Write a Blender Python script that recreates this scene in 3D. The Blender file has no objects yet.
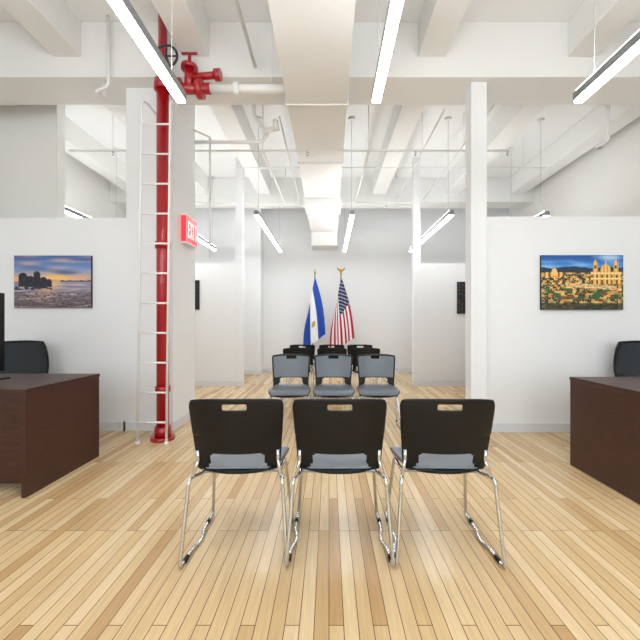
import bpy, bmesh, math, random
from mathutils import Vector, Matrix, noise
random.seed(7)
S=bpy.context.scene
COL=S.collection
S.view_settings.view_transform='Standard'

# ---------------- materials ----------------
def srgb(c):
    return tuple(((x/255)/12.92 if x/255<=0.04045 else (((x/255)+0.055)/1.055)**2.4) for x in c)
def mat(name,rgb,rough=0.5,metal=0.0,nscale=None,namt=0.06,bump=0.0,emis=None,estr=0,coat=0,spec=None):
    m=bpy.data.materials.new(name); m.use_nodes=True
    nt=m.node_tree; b=nt.nodes['Principled BSDF']
    c=srgb(rgb)
    b.inputs['Base Color'].default_value=(*c,1)
    b.inputs['Roughness'].default_value=rough
    b.inputs['Metallic'].default_value=metal
    if spec is not None: b.inputs['Specular IOR Level'].default_value=spec
    if coat: b.inputs['Coat Weight'].default_value=coat
    if emis:
        b.inputs['Emission Color'].default_value=(*emis,1); b.inputs['Emission Strength'].default_value=estr
    if nscale:
        tc=nt.nodes.new('ShaderNodeTexCoord'); n=nt.nodes.new('ShaderNodeTexNoise')
        n.inputs['Scale'].default_value=nscale; n.inputs['Detail'].default_value=3
        nt.links.new(tc.outputs['Object'],n.inputs['Vector'])
        r=nt.nodes.new('ShaderNodeMapRange'); r.inputs[3].default_value=1-namt; r.inputs[4].default_value=1+namt
        nt.links.new(n.outputs['Fac'],r.inputs[0])
        mx=nt.nodes.new('ShaderNodeVectorMath'); mx.operation='SCALE'; mx.inputs[0].default_value=c
        nt.links.new(r.outputs[0],mx.inputs['Scale']); nt.links.new(mx.outputs[0],b.inputs['Base Color'])
        if bump:
            bp=nt.nodes.new('ShaderNodeBump'); bp.inputs['Strength'].default_value=bump; bp.inputs['Distance'].default_value=0.01
            nt.links.new(n.outputs['Fac'],bp.inputs['Height']); nt.links.new(bp.outputs[0],b.inputs['Normal'])
    return m
M_wall=mat('wall_paint',(234,235,236),0.7,nscale=3,namt=0.012)
M_ceil=mat('ceiling_paint',(238,239,239),0.7,nscale=2,namt=0.02,bump=0.15)
M_beam=mat('beam_paint',(233,233,231),0.65,nscale=2,namt=0.02)
M_side=mat('side_wall_paint',(233,232,228),0.7,nscale=2,namt=0.015)
M_base=mat('baseboard_paint',(222,224,227),0.4)
M_red=mat('red_pipe_paint',(164,10,24),0.3,coat=0.4,nscale=8,namt=0.1)
M_pipe=mat('white_pipe_paint',(232,232,230),0.4)
M_steel=mat('chrome_wire',(205,208,210),0.18,1.0)
M_black=mat('black_plastic',(8,10,14),0.28,nscale=20,namt=0.1,spec=.35)
M_pad=mat('slate_seat_plastic',(106,114,122),0.38,nscale=60,namt=0.05)
M_dark=mat('dark_fabric',(34,37,42),0.75,nscale=80,namt=0.2)
M_mesh=mat('mesh_fabric',(52,56,60),0.8,nscale=120,namt=0.3)
M_alu=mat('fixture_aluminium',(150,153,156),0.35,0.6)
M_lamp=mat('lamp_diffuser',(255,255,255),0.5,emis=(0.97,0.99,1.0),estr=29)
M_upfill=mat('added_uplight_glow',(255,255,255),0.5,emis=(0.97,0.99,1.0),estr=24)  # glow for the added upward strips that brighten the ceiling
M_cable=mat('cable_grey',(170,170,170),0.5)
M_gold=mat('brass_gold',(200,160,70),0.3,0.9)
M_wpole=mat('pole_wood',(110,70,40),0.4)
M_screen=mat('screen_black',(12,12,14),0.15)
M_exit=mat('exit_sign_panel',(235,40,50),0.4,emis=(1,0.05,0.06),estr=0.9)
M_exitw=mat('exit_letters',(255,200,190),0.4,emis=(1,0.6,0.58),estr=1.3)
M_grey=mat('iron_grey',(60,58,58),0.4,0.5)

def wood_desk():
    m=bpy.data.materials.new('mahogany_laminate'); m.use_nodes=True; nt=m.node_tree; b=nt.nodes['Principled BSDF']
    tc=nt.nodes.new('ShaderNodeTexCoord'); mp=nt.nodes.new('ShaderNodeMapping'); mp.inputs['Scale'].default_value=(4,4,40)
    n=nt.nodes.new('ShaderNodeTexNoise'); n.inputs['Scale'].default_value=2; n.inputs['Detail'].default_value=6
    cr=nt.nodes.new('ShaderNodeValToRGB')
    cr.color_ramp.elements[0].color=(*srgb((52,24,15)),1); cr.color_ramp.elements[0].position=.3
    cr.color_ramp.elements[1].color=(*srgb((68,35,23)),1); cr.color_ramp.elements[1].position=.7
    nt.links.new(tc.outputs['Object'],mp.inputs[0]); nt.links.new(mp.outputs[0],n.inputs['Vector'])
    nt.links.new(n.outputs['Fac'],cr.inputs[0]); nt.links.new(cr.outputs[0],b.inputs['Base Color'])
    b.inputs['Roughness'].default_value=.38
    return m
M_desk=wood_desk()

def floor_mat():
    m=bpy.data.materials.new('maple_strip_floor'); m.use_nodes=True; nt=m.node_tree; b=nt.nodes['Principled BSDF']
    L=nt.links.new
    tc=nt.nodes.new('ShaderNodeTexCoord'); mp=nt.nodes.new('ShaderNodeMapping')
    mp.inputs['Rotation'].default_value=(0,0,math.radians(90))
    L(tc.outputs['Object'],mp.inputs[0])
    def brick(c1,c2,mo):
        k=nt.nodes.new('ShaderNodeTexBrick'); k.offset=0.37; k.offset_frequency=3; k.squash=1
        k.inputs['Scale'].default_value=1
        k.inputs['Color1'].default_value=(*c1,1); k.inputs['Color2'].default_value=(*c2,1); k.inputs['Mortar'].default_value=(*mo,1)
        k.inputs['Brick Width'].default_value=1.05; k.inputs['Row Height'].default_value=0.059
        k.inputs['Mortar Size'].default_value=0.0019; k.inputs['Mortar Smooth'].default_value=0.3
        L(mp.outputs[0],k.inputs['Vector']); return k
    k=brick((0,0,0),(1,1,1),(0.5,0.5,0.5))
    cr=nt.nodes.new('ShaderNodeValToRGB'); e=cr.color_ramp.elements
    e[0].position=0; e[0].color=(*srgb((192,152,104)),1); e[1].position=1; e[1].color=(*srgb((231,206,164)),1)
    x=e.new(.25); x.color=(*srgb((213,181,134)),1)
    x=e.new(.7); x.color=(*srgb((222,192,146)),1)
    L(k.outputs['Color'],cr.inputs[0])
    mp2=nt.nodes.new('ShaderNodeMapping'); mp2.inputs['Scale'].default_value=(30,1.5,1)
    L(tc.outputs['Object'],mp2.inputs[0])
    n=nt.nodes.new('ShaderNodeTexNoise'); n.inputs['Scale'].default_value=2.2; n.inputs['Detail'].default_value=6; n.inputs['Roughness'].default_value=.65
    L(mp2.outputs[0],n.inputs['Vector'])
    r=nt.nodes.new('ShaderNodeMapRange'); r.inputs[1].default_value=.3; r.inputs[2].default_value=.7; r.inputs[3].default_value=.84; r.inputs[4].default_value=1.06
    L(n.outputs['Fac'],r.inputs[0])
    sc=nt.nodes.new('ShaderNodeVectorMath'); sc.operation='SCALE'
    L(cr.outputs[0],sc.inputs[0]); L(r.outputs[0],sc.inputs['Scale'])
    mix=nt.nodes.new('ShaderNodeMix'); mix.data_type='RGBA'
    L(k.outputs['Fac'],mix.inputs['Factor']); L(sc.outputs[0],mix.inputs['A']); mix.inputs['B'].default_value=(*srgb((98,64,36)),1)
    L(mix.outputs['Result'],b.inputs['Base Color'])
    r2=nt.nodes.new('ShaderNodeMapRange'); r2.inputs[3].default_value=.17; r2.inputs[4].default_value=.31
    L(n.outputs['Fac'],r2.inputs[0]); L(r2.outputs[0],b.inputs['Roughness'])
    bp=nt.nodes.new('ShaderNodeBump'); bp.inputs['Strength'].default_value=.25; bp.inputs['Distance'].default_value=.003; bp.invert=True
    L(k.outputs['Fac'],bp.inputs['Height']); L(bp.outputs[0],b.inputs['Normal'])
    return m
M_floor=floor_mat()

# ---------------- helpers ----------------
def mkobj(name,me,parent=None,loc=None):
    o=bpy.data.objects.new(name,me); COL.objects.link(o)
    if loc: o.location=loc
    if parent: o.parent=parent
    return o
def empty(name,loc=(0,0,0),rz=0):
    e=bpy.data.objects.new(name,None); e.empty_display_size=.1; COL.objects.link(e); e.location=loc; e.rotation_euler=(0,0,rz); return e
def boxes(name,bl,m,parent=None,bev=0.0):
    bm=bmesh.new()
    for (x0,x1,y0,y1,z0,z1) in bl:
        r=bmesh.ops.create_cube(bm,size=1)
        bmesh.ops.scale(bm,vec=(x1-x0,y1-y0,z1-z0),verts=r['verts'])
        bmesh.ops.translate(bm,vec=((x0+x1)/2,(y0+y1)/2,(z0+z1)/2),verts=r['verts'])
    if bev: bmesh.ops.bevel(bm,geom=bm.edges[:],offset=bev,segments=2,affect='EDGES',profile=.7)
    me=bpy.data.meshes.new(name); bm.to_mesh(me); bm.free(); me.materials.append(m)
    return mkobj(name,me,parent)
def fillet(pts,r,seg=5):
    pts=[Vector(p) for p in pts]
    if r<=0 or len(pts)<3: return pts
    out=[pts[0]]
    for i in range(1,len(pts)-1):
        a,b,c=pts[i-1],pts[i],pts[i+1]
        d1=(a-b); d2=(c-b); rr=min(r,d1.length*.45,d2.length*.45)
        p1=b+d1.normalized()*rr; p2=b+d2.normalized()*rr
        for k in range(seg+1):
            t=k/seg; out.append((1-t)**2*p1+2*t*(1-t)*b+t*t*p2)
    out.append(pts[-1]); return out
def tube_bm(bm,pts,r,fr=0.0,n=10):
    P=fillet(pts,fr)
    rings=[]; up=None
    for i,p in enumerate(P):
        if i==0: t=(P[1]-p)
        elif i==len(P)-1: t=(p-P[i-1])
        else: t=(P[i+1]-P[i-1])
        t.normalize()
        if up is None:
            up=Vector((0,0,1)) if abs(t.z)<.9 else Vector((1,0,0))
        u=(up-t*up.dot(t)).normalized(); up=u; w=t.cross(u)
        rings.append([bm.verts.new(p+(u*math.cos(2*math.pi*k/n)+w*math.sin(2*math.pi*k/n))*r) for k in range(n)])
    for a,b in zip(rings[:-1],rings[1:]):
        for k in range(n):
            f=bm.faces.new((a[k],a[(k+1)%n],b[(k+1)%n],b[k])); f.smooth=True
    bm.faces.new(rings[0][::-1]); bm.faces.new(rings[-1])
def tubes(name,lst,m,parent=None):
    bm=bmesh.new()
    for t in lst: tube_bm(bm,*t)
    bmesh.ops.recalc_face_normals(bm,faces=bm.faces[:])
    me=bpy.data.meshes.new(name); bm.to_mesh(me); bm.free(); me.materials.append(m)
    return mkobj(name,me,parent)
def grid_mesh(name,nu,nv,fn,keep=None):
    vs=[fn(i/nu,j/nv) for j in range(nv+1) for i in range(nu+1)]
    fs=[]
    for j in range(nv):
        for i in range(nu):
            if keep is None or keep((i+.5)/nu,(j+.5)/nv):
                a=j*(nu+1)+i; fs.append((a,a+1,a+nu+2,a+nu+1))
    me=bpy.data.meshes.new(name); me.from_pydata(vs,[],fs); me.update()
    for p in me.polygons: p.use_smooth=True
    bm=bmesh.new(); bm.from_mesh(me)
    bmesh.ops.delete(bm,geom=[v for v in bm.verts if not v.link_faces],context='VERTS')
    bm.to_mesh(me); bm.free()
    return me
def solid(o,t,off=0,sub=1,bev=0):
    s=o.modifiers.new('solid','SOLIDIFY'); s.thickness=t; s.offset=off
    if sub:
        s2=o.modifiers.new('sub','SUBSURF'); s2.levels=sub; s2.render_levels=sub

# ---------------- room shell ----------------
XL,XR,YB,YF=-4.9,4.6,9.2,-3.5
CZ=4.5
boxes('floor',[(XL-.2,XR+.2,YF-.2,YB+.2,-.1,0)],M_floor)
boxes('ceiling',[(XL-.2,XR+.2,YF-.2,YB+.2,CZ,CZ+.15)],M_ceil)
boxes('wall_left',[(XL-.2,XL,YF,YB+.2,0,CZ)],M_side)
boxes('wall_right',[(XR,XR+.2,YF,YB+.2,0,CZ)],M_side)
boxes('wall_back',[(XL,XR,YB,YB+.2,0,CZ),(XL,-1.66,8.75,YB,0,CZ)],M_wall)
# wall behind the camera with tall window openings
boxes('wall_front',[(XL,XR,YF-.2,YF,0,.6),(XL,XR,YF-.2,YF,4.1,CZ)]+[(x,x+.5,YF-.2,YF,.6,4.1) for x in (-4.9,-2.6,-.4,1.9,4.1)],M_wall)
for i,(a,b) in enumerate(((-4.4,-2.6),(-2.1,-.4),(.1,1.9),(2.4,4.1))):
    e=empty('window_%d'%(i+1),((a+b)/2,YF-.1,.6)); w=(b-a)/2
    boxes('sash',[(-w,w,-.04,.04,0,.06),(-w,w,-.04,.04,3.44,3.5),(-w,-w+.06,-.04,.04,.06,3.44),(w-.06,w,-.04,.04,.06,3.44),(-w+.06,w-.06,-.03,.03,1.7,1.76)],M_base,e)
# ceiling beams
boxes('ceiling_girder',[(XL,XR,3.92,4.42,3.9,CZ)],M_beam,bev=.01)
boxes('ceiling_girder',[(XL,XR,8.05,8.5,3.95,CZ)],M_beam,bev=.01)
boxes('ceiling_girder',[(XL,XR,-.5,0,3.9,CZ)],M_beam,bev=.01)
for x in (-4.3,-2.85,-1.45,1.12,2.75,4.2):
    for (a,b) in ((0,3.92),(4.42,8.05)):
        boxes('ceiling_joist',[(x-.15,x+.15,a,b,4.12,CZ)],M_beam,bev=.01)
# centre duct
d=empty('air_duct',(0,0,0))
segs=[(-.3+i*1.42,-.3+(i+1)*1.42) for i in range(5)]
boxes('duct_section',[(-.46,.2,a+.006,b-.006,3.62,3.88) for a,b in segs],M_beam,d,bev=.012)
boxes('duct_flange',[(-.475,.215,b-.02,b+.02,3.605,3.885) for a,b in segs],M_pipe,d)
boxes('duct_drop',[(-.48,.24,6.84,7.5,3.5,3.88),(-.44,.2,7.5,8.6,3.42,3.88),(-.42,.2,8.6,9.18,3.1,3.9)],M_beam,d,bev=.012)
boxes('duct_hanger',[(-.40,-.385,y,y+.03,3.88,4.49) for y in (1.1,2.5,3.4,5.3,6.7)]+[(.12,.135,y,y+.03,3.88,4.49) for y in (1.1,2.5,3.4,5.3,6.7)],M_pipe,d)

# partitions
PH=2.42
boxes('wall_partition_left',[(XL,-2.31,4.1,4.22,0,PH)],M_wall)
boxes('wall_partition_right',[(1.76,XR,4.05,4.17,0,PH)],M_wall)
boxes('wall_partition_left_rear',[(XL,-1.84,7.1,7.22,0,PH)],M_wall)
boxes('wall_partition_right_rear',[(1.80,XR,7.1,7.22,0,PH)],M_wall)
boxes('wall_bulkhead',[(XL,-3.63,4.8,4.95,0,CZ)],M_side)
boxes('column',[(-2.31,-1.78,4.1,4.78,0,3.9),(-2.31,-1.78,4.42,4.78,3.9,CZ)],M_wall)
boxes('partition_post',[(1.58,1.755,4.0,4.17,0,3.9)],M_wall,bev=.004)
boxes('partition_post',[(-1.84,-1.70,7.08,7.22,0,4.5)],M_wall,bev=.004)
boxes('partition_post',[(1.66,1.80,7.08,7.22,0,4.5)],M_wall,bev=.004)
bh=.1
boxes('baseboard_left',[(XL,-2.31,4.08,4.099,0,bh),(-2.33,-1.762,4.08,4.099,0,bh),(-1.779,-1.762,4.1,4.8,0,bh)],M_base)
boxes('baseboard_right',[(1.757,XR,4.03,4.049,0,bh),(1.565,1.77,3.98,3.999,0,bh),(1.565,1.579,4.0,4.19,0,bh)],M_base)
boxes('baseboard_rear',[(XL,-1.69,7.06,7.079,0,bh),(1.65,XR,7.06,7.079,0,bh),(-1.64,XR,9.18,9.199,0,bh),(-1.659,-1.64,8.75,9.2,0,bh),(XL,-1.64,8.73,8.749,0,bh)],M_base)

# ---------------- light fixtures ----------------
def fixture(x,y0,y1,z=2.9):
    e=empty('linear_pendant_light',(x,(y0+y1)/2,z)); h=(y1-y0)/2
    boxes('housing',[(-.034,.034,-h,h,.012,.075),(-.034,.034,-h,-h+.012,0,.012),(-.034,.034,h-.012,h,0,.012)],M_alu,e,bev=.002)
    boxes('diffuser',[(-.031,.031,-h+.012,h-.012,-.006,.012)],M_lamp,e)
    boxes('added_uplight',[(-.03,.03,-h+.03,h-.03,.075,.080)],M_upfill,e)  # emissive strip added on top of the housing to brighten the ceiling
    top=CZ-z
    tubes('suspension_cable',[([(0,s*(h-.18),.08),(0,s*(h-.18),top)],.003,0,6) for s in (-1,1)],M_cable,e)
    tubes('canopy',[([(0,s*(h-.18),top-.04),(0,s*(h-.18),top)],.05,0,16) for s in (-1,1)],M_pipe,e)
for x in (-1.126,.36,1.9):
    fixture(x,-.06,2.757); fixture(x,5.56,8.38)
fixture(-2.6,5.56,8.2); fixture(-3.97,5.1,6.9)
fixture(3.4,5.6,6.9,2.9)  # extra pendant, added only to light the right rear bay

# ---------------- wire stacking chairs ----------------
def back_fn(u,v):
    s=2*u-1
    hw=.212+.030*v**.8
    if v>.86: hw-= .014*((v-.86)/.14)**3
    z=.448+.390*v
    z-= .014*abs(s)**3*(v>.5)
    lean=.075*(1-v)**1.1
    y=.0+lean+.055*s*s
    return (s*hw,y,z)
def back_keep(u,v):
    s=abs(2*u-1)
    if v>.86 and v<.93 and s<.25: return False
    if .03<v<.24 and s<.70-.45*v: return False
    return True
back_me=grid_mesh('chair_back_shell',32,40,back_fn,back_keep)
back_me.materials.append(M_black)
def padf(u,v):
    s=2*u-1; vv=.27+.67*v
    x,y,z=back_fn(.5+.46*s,vv); return (x,y+.0105,z)
def pad_keep(u,v):
    s=abs(2*u-1); vv=.27+.67*v
    return not (vv>.845 and s<.30)
pad_me=grid_mesh('chair_back_pad',28,34,padf,pad_keep); pad_me.materials.append(M_pad)
def seatf(u,v):
    s=2*u-1
    hw=.175+.055*math.sin(min(1,v*1.3)*math.pi/2)
    if v>.85: hw-=.03*((v-.85)/.15)**2
    if v<.1: hw-=.02*((.1-v)/.1)**2
    z=.452-.018*math.sin(math.pi*min(1,v*1.1))*(1-s*s)-.045*max(0,(v-.75)/.25)**2+.012*(1-v)
    return (s*hw,.085+.425*v,z)
seat_me=grid_mesh('chair_seat',24,24,seatf); seat_me.materials.append(M_pad)
def seatu(u,v):
    x,y,z=seatf(u,v); s=2*u-1
    return (x*1.05,.078+(y-.085)*1.01,z-.013-.012*(1-s*s)+.012*abs(s)**4)
seatu_me=grid_mesh('chair_seat_shell',20,20,seatu); seatu_me.materials.append(M_black)
def frame_mesh():
    bm=bmesh.new()
    for s in (-1,1):
        tube_bm(bm,[(s*.205,.16,.412),(s*.232,.045,.43),(s*.262,.0,.02),(s*.262,.02,.0115),(s*.255,.15,.0115),(s*.235,.21,.0115),(s*.235,.27,.0115),(s*.25,.33,.0115),(s*.25,.50,.0115),(s*.245,.505,.03),(s*.212,.42,.395),(s*.205,.16,.412)],.0095,.03,10)
        tube_bm(bm,[(s*.226,.07,.42),(s*.205,.10,.50),(s*.205,.09,.56)],.0095,.01,10)
    tube_bm(bm,[(-.21,.19,.408),(.21,.19,.408)],.009,0,8)
    tube_bm(bm,[(-.21,.40,.392),(.21,.40,.392)],.009,0,8)
    bmesh.ops.recalc_face_normals(bm,faces=bm.faces[:])
    me=bpy.data.meshes.new('chair_wire_frame'); bm.to_mesh(me); bm.free(); me.materials.append(M_steel); return me
frame_me=frame_mesh()
def glide_mesh():
    bm=bmesh.new()
    for s in (-1,1):
        for y in (.07,.42):
            tube_bm(bm,[(s*.258 if y<.1 else s*.25,y-.02,.0125),(s*.256 if y<.1 else s*.25,y+.02,.0125)],.012,0,10)
    me=bpy.data.meshes.new('chair_glides'); bm.to_mesh(me); bm.free(); me.materials.append(M_black); return me
glide_me=glide_mesh()
def chair(x,y,rz=0):
    e=empty('stacking_chair',(x,y,0),rz)
    o=mkobj('back_shell',back_me,e); solid(o,.012)
    o=mkobj('back_pad',pad_me,e); solid(o,.010)
    o=mkobj('seat',seat_me,e); solid(o,.012)
    o=mkobj('seat_shell',seatu_me,e); solid(o,.010)
    mkobj('wire_frame',frame_me,e); mkobj('glides',glide_me,e)
for x,r in ((-.467,.03),(.054,0),(.597,-.03)): chair(x,1.765,r)
for x,r in ((-.475,.05),(.055,0),(.59,-.05)): chair(x,4.55,math.pi+r)
for x in (-.50,.05,.58): chair(x,5.7,0)
for x in (-.50,.05,.58): chair(x,6.7,0)

# ---------------- desks ----------------
def desk(x0,x1,y0,y1):
    cx=(x0+x1)/2; cy=(y0+y1)/2; e=empty('office_desk',(cx,cy,0)); w=(x1-x0)/2; h=(y1-y0)/2
    boxes('desk_top',[(-w,w,-h,h,.725,.755)],M_desk,e,bev=.003)
    boxes('end_panels',[(-w+.003,-w+.033,-h+.005,h-.005,0,.724),(w-.033,w-.003,-h+.005,h-.005,0,.724)],M_desk,e,bev=.002)
    boxes('modesty_panel',[(-w+.035,w-.035,-h+.10,-h+.12,.06,.724)],M_desk,e)
    boxes('drawer_pedestal',[(-w+.04,-w+.44,-h+.125,h-.04,.03,.722)],M_desk,e,bev=.002)
    boxes('drawer_fronts',[(-w+.045,-w+.435,h-.038,h-.022,z0,z1) for z0,z1 in ((.04,.33),(.335,.52),(.525,.715))],M_desk,e,bev=.002)
    tubes('drawer_pulls',[([(-w+.18,h-.022,z),(-w+.18,h-.005,z),(-w+.30,h-.005,z),(-w+.30,h-.022,z)],.005,.01,8) for z in (.28,.47,.67)],M_steel,e)
    return e
desk(-3.9,-2.10,2.49,3.30)
desk(2.07,3.86,2.33,3.10)
desk(2.62,4.3,5.9,6.5)

def office_chair(x,y,rz):
    e=empty('office_chair',(x,y,0),rz)
    def bk(u,v):
        s=2*u-1; hw=.235+.02*math.sin(v*math.pi)-.015*max(0,(v-.85)/.15)**2
        return (s*hw,.25-.05*s*s+.03*math.sin(v*math.pi*1.2)+.05*v,.52+.50*v-.008*s*s)
    me=grid_mesh('office_back',16,18,bk); me.materials.append(M_mesh); o=mkobj('mesh_back',me,e); solid(o,.012)
    pts=[bk(0,v/10) for v in range(11)]+[bk(u/8,1) for u in range(1,9)]+[bk(1,1-v/10) for v in range(1,11)]+[bk(1-u/8,0) for u in range(1,9)]
    tubes('back_rim',[(pts,.013,0,8)],M_black,e)
    def st(u,v):
        a=2*u-1; b=2*v-1
        k=1-.12*(a*a*b*b)
        return (a*.25*k,b*.24*k,.47-.02*b*b*(b<0)-.012*(1-a*a))
    me=grid_mesh('office_seat',14,14,st); me.materials.append(M_dark); o=mkobj('seat_cushion',me,e); solid(o,.06)
    tubes('back_support',[([(0,.1,.42),(0,.28,.42),(0,.33,.60),(0,.32,.75)],.022,.06,10)],M_black,e)
    tubes('armrests',[([(s*.24,.05,.42),(s*.30,.05,.44),(s*.30,.05,.66)],.016,.03,8) for s in (-1,1)],M_black,e)
    boxes('arm_pads',[(s*.30-.035,s*.30+.035,-.12,.14,.66,.69) for s in (-1,1)],M_black,e,bev=.01)
    tubes('gas_column',[([(0,0,.09),(0,0,.44)],.028,0,14)],M_grey,e)
    sp=[];cs=[]
    for k in range(5):
        a=2*math.pi*k/5+.3; c,s=math.cos(a),math.sin(a)
        sp.append(([(0,0,.11),(c*.29,s*.29,.075)],.018,0,8))
        cs.append(([(c*.29-s*.022,s*.29+c*.022,.031),(c*.29+s*.022,s*.29-c*.022,.031)],.03,0,14))
    tubes('base_spokes',sp,M_black,e); tubes('casters',cs,M_black,e)
office_chair(-3.31,3.66,0.05)
office_chair(3.31,3.6,-.05)
# upright monitor on left desk
e=empty('desktop_monitor',(-2.79,2.90,.756),math.radians(-12))
boxes('screen',[(-.20,.20,-.02,.02,.08,.70)],M_screen,e,bev=.008)
boxes('back_bulge',[(-.12,.12,-.035,-.02,.2,.55)],M_black,e,bev=.006)
boxes('stand',[(-.02,.02,.02,.045,.01,.40),(-.12,.12,-.08,.12,0,.012)],M_black,e,bev=.003)

# ---------------- pictures ----------------
def painting(name,x0,x1,z0,z1,y,fn,nu=180,nv=120):
    e=empty(name,((x0+x1)/2,y,(z0+z1)/2)); w=(x1-x0)/2; h=(z1-z0)/2
    boxes('canvas_edge',[(-w,w,-.028,-.001,-h,h)],M_black,e)
    vs=[(-w+2*w*i/nu,-.029,h-2*h*j/nv) for j in range(nv+1) for i in range(nu+1)]
    fs=[(j*(nu+1)+i,(j+1)*(nu+1)+i,(j+1)*(nu+1)+i+1,j*(nu+1)+i+1) for j in range(nv) for i in range(nu)]
    me=bpy.data.meshes.new('print_face'); me.from_pydata(vs,[],fs)
    ca=me.color_attributes.new('paint','FLOAT_COLOR','POINT')
    for j in range(nv+1):
        for i in range(nu+1):
            c=fn(i/nu,j/nv); ca.data[j*(nu+1)+i].color=(*srgb([max(0,min(255,q)) for q in c]),1)
    m=bpy.data.materials.new(name+'_print'); m.use_nodes=True; nt=m.node_tree; b=nt.nodes['Principled BSDF']
    a=nt.nodes.new('ShaderNodeAttribute'); a.attribute_name='paint'; nt.links.new(a.outputs['Color'],b.inputs['Base Color']); b.inputs['Roughness'].default_value=.4
    me.materials.append(m); mkobj('print_face',me,e)
def lerp(a,b,t):
    t=max(0,min(1,t)); return [a[i]*(1-t)+b[i]*t for i in range(3)]
def N(x,y,z=0): return noise.noise(Vector((x,y,z)))
def sunset(u,v):
    hz=.50
    if v<hz:
        c=lerp((58,96,160),(124,150,198),v/.26) if v<.26 else lerp((124,150,198),(240,178,130),(v-.26)/.22)
        g=math.exp(-((u-.52)**2/.05+(v-.47)**2/.012)); c=lerp(c,(255,204,110),g)
        c=lerp(c,(84,92,136),max(0,N(u*2.2,v*9,3))*1.2)
        c=lerp(c,(250,190,160),max(0,N(u*2.5+4,v*13,5))*.9)
    else:
        t=(v-hz)/.5
        c=lerp((150,142,164),(92,78,82),t)
        k=N(u*4+v*5,v*26,1); c=lerp(c,(206,196,204),max(0,k)*1.4)
        g=math.exp(-((u-.52+.25*t)**2/(.012+.03*t))); c=lerp(c,(252,196,134),g*.75*max(0,1-t*1.1))
        # wet sand with pebbles toward the viewer
        if v>.70: c=lerp(c,(58,48,50),max(0,N(u*26,v*40,8)+.05)*1.5)
    # sea stacks on the left with vertical, angular sides
    top=9
    for (a,b,h) in ((.06,.17,.33),(.15,.27,.39),(.25,.34,.30),(.33,.43,.41),(.42,.49,.45)):
        if a<u<b: top=min(top,h+.05*abs((u-(a+b)/2)/(b-a)*2)**3+.012*N(u*60,0))
    if v>top and v<.60+.012*N(u*20,3): c=lerp((26,30,44),(66,62,70),max(0,N(u*34,v*16)))
    if u<.50 and .60<=v<.66 and N(u*14,v*30,2)>-.05: c=(44,42,54)
    if u>.60 and v>.475+.008*N(u*20,5) and v<.505: c=(70,72,100)
    return c
def bx(u,v,a,b,c,d): return a<u<b and c<v<d
def city(u,v):
    c=lerp((14,68,154),(80,164,232),v/.27)
    c=lerp(c,(170,204,232),max(0,N(u*3,v*12,6))*1.3)
    m=.22+.035*N(u*4,1)+.012*N(u*13,2)
    if v>m: c=lerp((26,50,74),(44,50,52),(v-m)/.12)
    if v>.32:
        c=lerp((48,42,34),(46,48,34),(v-.3)/.7)
        # rows of lit roofs
        row=math.floor(v*26); col=math.floor(u*(30-row*.4)+row*.37)
        h=N(col*3.7,row*5.1,1)
        if h>.05: c=lerp((206,140,62),(250,206,120),h*1.6)
        elif h<-.22: c=(64,76,44)
        if N(u*60,v*70,7)>.38: c=(255,234,160)
        if v>.60: c=lerp(c,(36,96,52),max(0,N(u*8,v*11,2)+.02)*2.2)
        if v>.60: c=lerp(c,(168,58,36),max(0,N(u*11,v*15,5)-.12)*2.2)
        if v>.88: c=lerp(c,(24,34,30),.7)
    # plaza in front of the cathedral
    if bx(u,v-.10*(u-.5),.30,.92,.52,.60): c=lerp((246,214,150),(170,130,84),.4+N(u*34,v*40,3))
    # cathedral: nave, twin towers, dome
    g=bx(u,v,.60,.98,.30,.53) or bx(u,v,.63,.69,.14,.32) or bx(u,v,.88,.94,.14,.32)
    for t in (.66,.91):
        if .08<v<.15 and abs(u-t)<(v-.08)*.42: g=True
    if (u-.785)**2/.0042+(v-.30)**2/.019<1: g=True
    if abs(u-.785)<.006 and .10<v<.2: g=True
    if g:
        c=lerp((252,210,120),(218,156,70),.5+.5*math.sin(u*150))
        if (math.sin(u*104)>.45 and (.36<v<.41 or .45<v<.53)) or (abs(u-.66)<.012 or abs(u-.91)<.012) and .19<v<.25: c=(92,56,26)
        if abs(v-.43)<.007 or abs(v-.33)<.006: c=(255,234,170)
    if bx(u,v,.04,.28,.31,.40): c=(238,190,100) if math.sin(u*110)>-.3 else (120,80,40)
    if (u-.16)**2/.0012+(v-.31)**2/.005<1: c=(240,196,110)
    return c
painting('coastal_sunset_picture',-3.56,-2.69,1.395,1.985,4.098,sunset)
painting('city_night_picture',2.37,3.285,1.37,1.98,4.048,city)
painting('night_harbour_picture',2.52,3.4,1.42,2.05,7.098,lambda u,v:lerp((22,26,34),(120,90,60),max(0,N(u*14,v*20))*1.4))
painting('dark_landscape_picture',-3.4,-2.55,1.5,2.08,7.098,lambda u,v:lerp((20,24,30),(60,70,80),max(0,N(u*14,v*20))*1.4))

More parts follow.
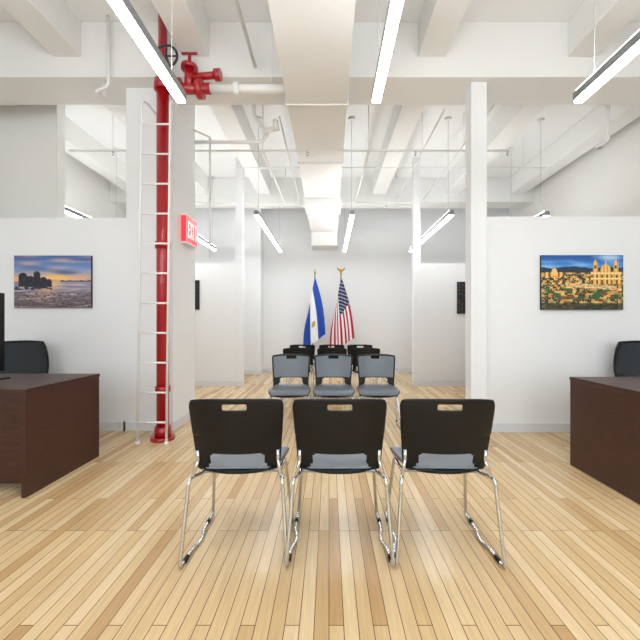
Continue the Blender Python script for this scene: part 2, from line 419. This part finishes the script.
# ---------------- flags ----------------
def flag(name,A,B,C,D,Y,colfn,mats,pole_bot,finial):
    e=empty(name,(A[0],Y,0)); ox=A[0]
    nu,nv=60,39
    vs=[]
    for j in range(nv+1):
        v=j/nv
        for i in range(nu+1):
            u=i/nu
            x=(A[0]*(1-v)+B[0]*v)*(1-u)+(C[0]*(1-v)+D[0]*v)*u-ox
            z=(A[1]*(1-v)+B[1]*v)*(1-u)+(C[1]*(1-v)+D[1]*v)*u
            amp=.008+.034*u
            y=-.07+amp*math.sin(v*math.pi*5.0+1.2*u)
            bul=math.sin(math.pi*u)
            x+=.012*u*math.sin(v*math.pi*5+2)+.06*bul*(1-v)-.035*bul*v
            z-=.05*math.sin(math.pi*v)*u
            vs.append((x,y,z))
    fs=[];mi=[]
    for j in range(nv):
        for i in range(nu):
            a=j*(nu+1)+i; fs.append((a,a+1,a+nu+2,a+nu+1)); mi.append(colfn(i,j,nu,nv))
    me=bpy.data.meshes.new('cloth'); me.from_pydata(vs,[],fs)
    for m in mats: me.materials.append(m)
    for p,k in zip(me.polygons,mi): p.material_index=k; p.use_smooth=True
    mkobj('cloth',me,e)
    pt=Vector((0.0,-.02,A[1]+.06)); pb=Vector((pole_bot-ox,-.02,.06))
    tubes('pole',[([pb,pt],.013,0,12)],M_wpole,e)
    bm=bmesh.new()
    prof=[(0,0),(.15,0),(.15,.02),(.06,.05),(.03,.11),(.018,.12),(0,.12)]
    vs=[bm.verts.new((r,0,z)) for r,z in prof]; eds=[bm.edges.new((vs[i],vs[i+1])) for i in range(len(vs)-1)]
    bmesh.ops.spin(bm,geom=vs+eds,cent=(0,0,0),axis=(0,0,1),angle=2*math.pi,steps=28,use_duplicate=False)
    bmesh.ops.remove_doubles(bm,verts=bm.verts[:],dist=.0005); bmesh.ops.recalc_face_normals(bm,faces=bm.faces[:])
    bmesh.ops.translate(bm,vec=(pb.x,pb.y,0),verts=bm.verts[:])
    me=bpy.data.meshes.new('pole_stand'); bm.to_mesh(me); bm.free(); me.materials.append(M_gold); mkobj('pole_stand',me,e)
    bm=bmesh.new(); z=A[1]+.06
    bmesh.ops.create_uvsphere(bm,u_segments=14,v_segments=10,radius=.03,matrix=Matrix.Translation((0,-.02,z+.03)))
    if finial=='eagle':
        tube_bm(bm,[(0,-.03,z+.05),(0,-.03,z+.13)],.022,0,8)
        for s in (-1,1):
            q=[bm.verts.new((s*a,-.03+b,z+c)) for a,b,c in ((0.01,0,.06),(.04,.01,.07),(.10,.02,.13),(.085,.01,.17),(.03,0,.12))]; bm.faces.new(q)
            q=[bm.verts.new((s*a,-.04+b,z+c)) for a,b,c in ((0.01,0,.06),(.04,.01,.07),(.10,.02,.13),(.085,.01,.17),(.03,0,.12))]; bm.faces.new(q[::-1])
    else:
        bmesh.ops.create_cone(bm,segments=12,radius1=.022,radius2=.001,depth=.10,matrix=Matrix.Translation((0,-.02,z+.10)))
    me=bpy.data.meshes.new('finial'); bm.to_mesh(me); bm.free(); me.materials.append(M_gold); mkobj('finial',me,e)
cb=mat('flag_blue',(18,70,168),.7); cw=mat('flag_white',(236,238,242),.7); cr_=mat('flag_red',(180,18,40),.7); cn=mat('flag_navy',(22,30,80),.7); cy=mat('flag_emblem',(190,170,70),.7)
def px(x,y,Y): s=360/Y; return ((x-329)/s,1.2+(325-y)/s)
FY=8.85
def sv(i,j,nu,nv):
    if j<13 or j>=26: return 0
    if (i-nu*.6)**2/16+(j-19.5)**2/12<1: return 2
    return 1
def us(i,j,nu,nv):
    if i<nu*.42 and j<21:
        return 1 if (i%4==1 and j%4==1) or (i%4==3 and j%4==3) else 2
    return 0 if (j//3)%2==0 else 1
flag('el_salvador_flag',px(315,277,FY),px(308,314,FY),px(325,334,FY),px(304,347,FY),FY,sv,[cb,cw,cy],px(312,0,FY)[0],'spear')
flag('united_states_flag',px(341,277,FY),px(335,311,FY),px(354,338,FY),px(330,348,FY),FY,us,[cr_,cw,cn],px(338,0,FY)[0],'eagle')

# ---------------- red riser, valve, ladder ----------------
e=empty('fire_standpipe',(-1.745,3.78,0))
tubes('riser_pipe',[([(0,0,0),(0,0,3.75)],.062,0,20),([(0,0,3.75),(0,0,4.5)],.045,0,18)],M_red,e)
tubes('flanges',[([(0,0,0),(0,0,.035)],.12,0,24),([(0,0,.035),(0,0,.14)],.08,0,20),([(0,0,.50),(0,0,.56)],.075,0,20),([(0,0,2.0),(0,0,2.07)],.075,0,20),([(0,0,3.66),(0,0,3.76)],.085,0,20)],M_red,e)
tubes('valve_body',[([(0,0,3.68),(.5,0,3.68)],.055,0,16),([(.14,0,3.68),(.20,0,3.68)],.10,0,18),([(.36,0,3.68),(.42,0,3.68)],.10,0,18),([(.28,0,3.68),(.28,0,3.90)],.05,0,14),([(.28,0,3.88),(.28,0,3.92)],.085,0,16),([(.28,0,3.80),(.62,-.04,3.80)],.035,0,12),([(.56,-.035,3.80),(.62,-.04,3.80)],.06,0,14)],M_red,e)
w=[(.10+.11*math.cos(a),-.14+.0*a,3.92+.11*math.sin(a)) for a in [2*math.pi*k/24 for k in range(25)]]
tubes('handwheel',[(w,.012,0,8),([(-.01,-.14,3.92),(.21,-.14,3.92)],.009,0,6),([(.10,-.14,3.81),(.10,-.14,4.03)],.009,0,6),([(.10,-.16,3.92),(.10,.0,3.80)],.014,0,8)],M_grey,e)
tubes('valve_lever',[([(.28,0,3.92),(.28,0,4.05)],.018,0,8),([(.2,0,4.05),(.36,0,4.05)],.014,0,8)],M_red,e)
e=empty('wall_ladder',(-1.80,3.62,0))
tubes('rails',[([(-.125,0,.0),(-.085,0,3.45),(-.085,.10,3.5),(-.085,.46,3.5)],.012,.05,10),([(.165,0,.0),(.205,0,3.45),(.205,.10,3.5),(.205,.46,3.5)],.012,.05,10)],M_pipe,e)
tubes('rungs',[([(-.125+.04*z/3.45,0,z),(.165+.04*z/3.45,0,z)],.010,0,8) for z in [.22+.3*k for k in range(11)]],M_pipe,e)
tubes('feet',[([(x,0,0),(x,0,.03)],.022,0,10) for x in (-.125,.165)],M_pipe,e)

# exit sign on column side
e=empty('exit_sign',(-1.78,4.51,0))
boxes('sign_case',[(0.0,.07,-.18,.15,2.19,2.54)],M_pipe,e,bev=.006)
boxes('sign_panel',[(.0705,.075,-.17,.14,2.21,2.52)],M_exit,e); boxes('sign_front',[(.006,.064,-.188,-.18,2.21,2.52)],M_exit,e)
L=[]
def seg(y0,y1,z0,z1): L.append((.075,.078,y0,y1,2.26+z0*.2,2.26+z1*.2))
for k,ch in enumerate('EXIT'):
    b=-.155+k*.075; w_=.055
    if ch=='E': seg(b,b+.014,0,1);[seg(b,b+w_*.85,z,z+.12) for z in (0,.44,.88)]
    if ch=='X':
        for t in range(7):
            q=t/6*(w_-.014); seg(b+q,b+q+.014,t/7,(t+1)/7); seg(b+w_-.014-q,b+w_-q,t/7,(t+1)/7)
    if ch=='I': seg(b+.02,b+.034,0,1)
    if ch=='T': seg(b+.02,b+.034,0,1); seg(b-.003,b+w_,.88,1)
boxes('letters',L,M_exitw,e)

# ---------------- pipes ----------------
e=empty('sprinkler_pipes',(0,0,0))
tubes('main_pipe',[([(-1.245,3.78,3.68),(-.46,3.78,3.68)],.045,0,14),([(-1.0,3.78,3.68),(-.94,3.78,3.68)],.065,0,14)],M_pipe,e)
tubes('cross_pipe',[([(-3.6,5.0,3.62),(2.5,5.0,3.62)],.016,0,8),([(-3.5,7.6,3.74),(1.9,7.6,3.74)],.018,0,8),([(-1.7,4.55,3.51),(-.85,4.55,3.51),(-.78,4.55,3.60),(-.95,4.55,3.85),(-.95,4.55,4.5)],.022,.04,10),([(-1.6,6.3,3.95),(3.8,6.3,3.95)],.013,0,8)],M_pipe,e)
tubes('long_pipe',[([(-.8,.2,4.0),(-.8,3.9,4.0)],.018,0,8),([(-.92,5.0,3.62),(-.92,7.6,3.74)],.014,0,8),([(.55,5.0,3.62),(.55,7.6,3.74)],.014,0,8),([(.62,.3,3.95),(.62,3.9,3.95)],.014,0,8),([(1.45,4.5,3.9),(1.45,8.0,3.9)],.012,0,8),([(2.1,4.5,4.0),(2.1,8.0,4.0)],.014,0,8),([(-.62,4.5,3.8),(-.62,8.0,3.8)],.012,0,8)],M_pipe,e)
tubes('drop_pipe',[([(-1.62,4.9,3.75),(-1.62,4.9,2.1)],.014,0,8),([(-1.62,4.9,3.75),(-1.77,4.7,3.75)],.014,0,8)],M_pipe,e)
tubes('hangers',[([(x,y,z),(x,y,4.5)],.006,0,6) for x,y,z in ((-3,5,3.62),(-.92,5,3.62),(.55,5,3.62),(2.0,5,3.62),(-3,7.6,3.74),(-.92,7.6,3.74),(.55,7.6,3.74),(-.6,3.78,3.68),(2.1,5.6,4.0),(1.45,5.6,3.9),(3.4,6.3,3.95))],M_pipe,e)
tubes('sprinkler_heads',[([(x,y,z),(x,y,z-.07)],.014,0,8) for x,y,z in ((-3,5,3.62),(-.3,5,3.62),(1.2,5,3.62),(2.48,5,3.62),(-1.5,7.6,3.74),(1.2,7.6,3.74))],M_steel,e)
tubes('gate_valve',[([(-.80,4.5,3.62),(-.62,4.5,3.66)],.03,0,10),([(-.66,4.44,3.62),(-.66,4.44,3.72)],.035,0,10)],M_pipe,e)
tubes('conduit_loop',[([(3.56,4.6,4.5),(3.56,4.6,3.55),(3.46,4.6,3.50),(3.46,4.6,3.46)],.022,.05,10),([(3.46,4.6,3.46),(3.46,4.6,3.50)],.05,0,12)],M_pipe,e)
tubes('column_conduit',[([(-2.36,3.85,4.5),(-2.36,3.85,3.75),(-2.5,3.85,3.70),(-2.5,4.0,3.70),(-2.5,4.0,3.9)],.018,.05,10)],M_pipe,e)

# ---------------- world & camera ----------------
w=bpy.data.worlds.new('World'); S.world=w; w.use_nodes=True
w.node_tree.nodes['Background'].inputs[0].default_value=(.87,.94,1,1)
w.node_tree.nodes['Background'].inputs[1].default_value=4.5
cd=bpy.data.cameras.new('camera'); cam=bpy.data.objects.new('camera',cd); COL.objects.link(cam)
cam.location=(0,0,1.2); cam.rotation_euler=(math.radians(90),0,0)
cd.sensor_width=36; cd.lens=36*360/640; cd.shift_x=-9/640; cd.shift_y=5/640; cd.clip_start=.05
S.camera=cam
